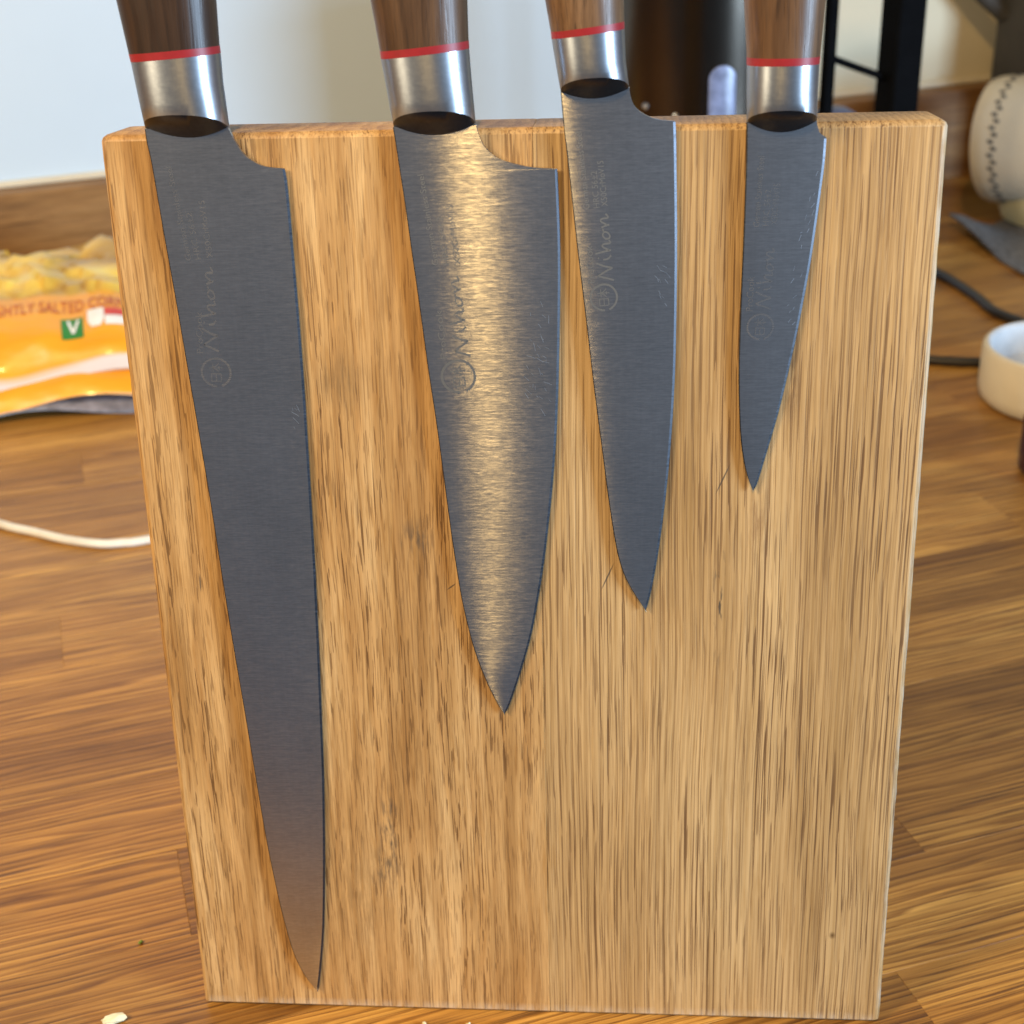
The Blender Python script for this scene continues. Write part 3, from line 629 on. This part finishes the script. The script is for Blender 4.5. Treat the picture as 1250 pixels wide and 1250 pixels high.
# black stand with two uprights and a slanted cable between them
e = empty('black_stand', uvz(.40, .55, 0), ROT); tag(e, 'black metal stand with one thin and one thick upright behind the board', 'stand')
bm_obj('upright', box_bm(-.0135, -.0065, -.004, .004, .004, .36, .0008), M_BLACK, e, 30)
bm_obj('upright', box_bm(.0330, .0535, -.012, .012, .004, .36, .0015), M_BLACK, e, 30)
bm_obj('base', box_bm(-.030, .056, -.02, .05, 0, .0038, .001), M_BLACK, e, 30)
bm_obj('top_bar', box_bm(-.0135, .0535, -.012, .012, .3605, .372, .0015), M_BLACK, e, 30)
tube('stand_cable', [(-.0065, 0, .1775), (.012, 0, .170), (.033, 0, .1620)], .0024, M_BLACK, e, 8)
# pale bottle with a blue domed cap
e = empty('bottle', uvz(.455, .655, 0)); tag(e, 'pale bottle with dark blue domed cap, between the black uprights', 'bottle')
lathe('body', [(0, 0), (.022, 0), (.024, .002), (.024, .098), (.0225, .104), (0, .104)], M_PALE, e); lathe('cap', [(.0195, .1042), (.0195, .108), (.017, .115), (.010, .119), (0, .120)], M_BLUE, e)
# cream mug lying on its side with a stitched band
e = empty('mug', (0.3485, 0.8718, 0.0697), (0, R(84), R(-35))); tag(e, 'cream mug lying tilted with a dark zigzag band near its rim, beside the upstand', 'mug')
rm = .051
lathe('body', [(0, .085), (rm * .80, .085), (rm * .9, .080), (rm, .060), (rm, -.010), (rm * .985, -.018), (rm * .95, -.0225), (rm * .90, -.0205), (rm * .88, -.012), (rm * .88, .060), (rm * .7, .075), (0, .075)], M_CER, e, 56)
vs, fs = [], []; n = 60
for i in range(n):
    a = 2 * math.pi * i / n; b = a + 2 * math.pi / n * .55; z0, z1 = (-.007, -.0025) if i % 2 else (-.0045, .0)
    o_ = len(vs)
    for (aa, zz) in ((a, z0), (b, z0), (b + .02, z1), (a + .02, z1)): vs.append(((rm + .0004) * math.cos(aa), (rm + .0004) * math.sin(aa), zz))
    fs.append((o_, o_ + 1, o_ + 2, o_ + 3))
mobj('zigzag_band', vs, fs, M_STITCH, e)
tube('handle', catmull([(-.030, .050, .055), (-.052, .075, .045), (-.050, .080, .020), (-.030, .052, .010)], 8), .006, M_CER, e, 12)
# dark block standing in for a shadow on the wall, with grey straps
e = empty('shadow_block', uvz(.80, .790, 0), ROT); tag(e, 'dark upright block standing in for a shadow on the cream wall, with grey strap', 'shadow block')
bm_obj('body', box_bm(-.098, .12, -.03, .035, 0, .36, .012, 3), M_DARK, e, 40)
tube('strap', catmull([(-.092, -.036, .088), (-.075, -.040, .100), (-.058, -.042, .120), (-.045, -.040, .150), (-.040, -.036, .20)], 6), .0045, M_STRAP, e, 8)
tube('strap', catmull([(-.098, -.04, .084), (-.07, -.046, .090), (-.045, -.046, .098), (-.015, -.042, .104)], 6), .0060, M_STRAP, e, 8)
tube('strap', catmull([(-.150, .030, .200), (-.125, .028, .172), (-.095, .020, .145)], 6), .0085, M_DARK, e, 8)  # dark band standing in for a diagonal shadow on the wall
# pale round pot in front of the mug
e = empty('pot', uvz(.675, .665, 0)); tag(e, 'pale cream round pot at the right edge of the picture', 'pot')
lathe('body', [(0, 0), (.030, 0), (.045, .008), (.050, .022), (.046, .038), (.036, .046), (.032, .047), (.032, .044), (.042, .030), (0, .010)], M_OLIVE, e)
# folded grey cloth with a pointed corner
def cloth():
    P = [uvz(.588, .690), uvz(.572, .555), uvz(.66, .50), uvz(.80, .56), uvz(.80, .66), uvz(.66, .672)]
    c = sum(P, Vector()) / 6; n = 14; vs, fs = [], []; b = []
    for i in range(6):
        for k in range(6): b.append(P[i].lerp(P[(i + 1) % 6], k / 6))
    m = len(b)
    for lay in (0, 1):
        for q in range(n + 1):
            f = q / n
            for p in b:
                w_ = c.lerp(p, f); z = .004 + .010 * abs(math.sin(w_.x * 46 + w_.y * 30)) * (1 - .4 * f) + .004 * math.sin(w_.x * 90)
                vs.append((w_.x, w_.y, max(.0025, z) - (.002 if lay else 0)))
        o_ = lay * (n + 1) * m
        for q in range(n):
            for i in range(m): j = (i + 1) % m; fs.append((o_ + q * m + i, o_ + q * m + j, o_ + (q + 1) * m + j, o_ + (q + 1) * m + i))
    o2 = (n + 1) * m
    for i in range(m): j = (i + 1) % m; fs.append((n * m + i, n * m + j, o2 + n * m + j, o2 + n * m + i))
    return mobj('cloth', vs, fs, M_GREY, None, 60)
tag(cloth(), 'folded speckled grey cloth with a pointed corner on the worktop', 'cloth')
# round cream dish with pale blue-white inside
e = empty('dish', uvz(0.4545, 0.3600, 0)); tag(e, 'small round cream dish with glazed white inside at the right edge', 'dish')
rd = .046
lathe('body', [(0, .001), (rd - .004, .001), (rd - .001, .004), (rd, .010), (rd, .033), (rd - .0012, .0355), (rd - .0035, .036), (rd - .0055, .0345), (rd - .006, .030), (rd - .007, .016), (.016, .012), (0, .012)], M_CER, e, 64, 40, [M_CER, M_CERIN], lambda k: 1 if k >= 6 else 0)
lathe('contents', [(0, .0125), (.018, .0125), (.018, .017), (.012, .019), (0, .0195)], M_STITCH, e)
# plum dark jar partly in view
e = empty('jar', uvz(.404, .272, 0)); tag(e, 'dark plum glass jar just entering the right edge of the picture', 'jar')
lathe('body', [(0, 0), (.027, 0), (.030, .003), (.030, .030), (.026, .036), (0, .036)], M_PLUM, e); lathe('lid', [(.0265, .0362), (.0265, .044), (.024, .046), (0, .046)], M_BLACK, e)
# crumbs in front of and beside the board
def crumb(name, loc, sx, sy, sz, mat, label, cat, seed):
    rnd = random.Random(seed); bm = bmesh.new(); bmesh.ops.create_icosphere(bm, subdivisions=2, radius=1)
    for v in bm.verts: v.co = Vector((v.co.x * sx, v.co.y * sy, v.co.z * sz)) * rnd.uniform(.7, 1.2)
    o = bm_obj(name, bm, mat, None); o.location = loc; o.rotation_euler = (0, 0, rnd.uniform(0, 3)); tag(o, label, cat)
M_CRUMB = plain('garlic_skin', (.70, .66, .45), .6); M_HERB = plain('herb', (.16, .25, .03), .6)
crumb('garlic_skin', (-.1385, -.0085, .0014), .0042, .0022, .0012, M_CRUMB, 'pale scrap of garlic skin on the worktop at bottom left', 'scrap', 1)
crumb('herb_fleck', (-.140, .027, .0006), .0011, .0006, .0005, M_HERB, 'tiny green herb fleck on the worktop left of the board', 'fleck', 2)
crumb('crumb', (-.0360, -.0062, .0006), .0010, .0007, .0006, M_CRUMB, 'tiny white crumb left of the pair under the bottom edge of the board', 'crumb', 4)
crumb('crumb', (-.0220, -.0064, .0006), .0016, .0008, .0007, M_CRUMB, 'tiny white crumb right of the pair under the bottom edge of the board', 'crumb', 5)
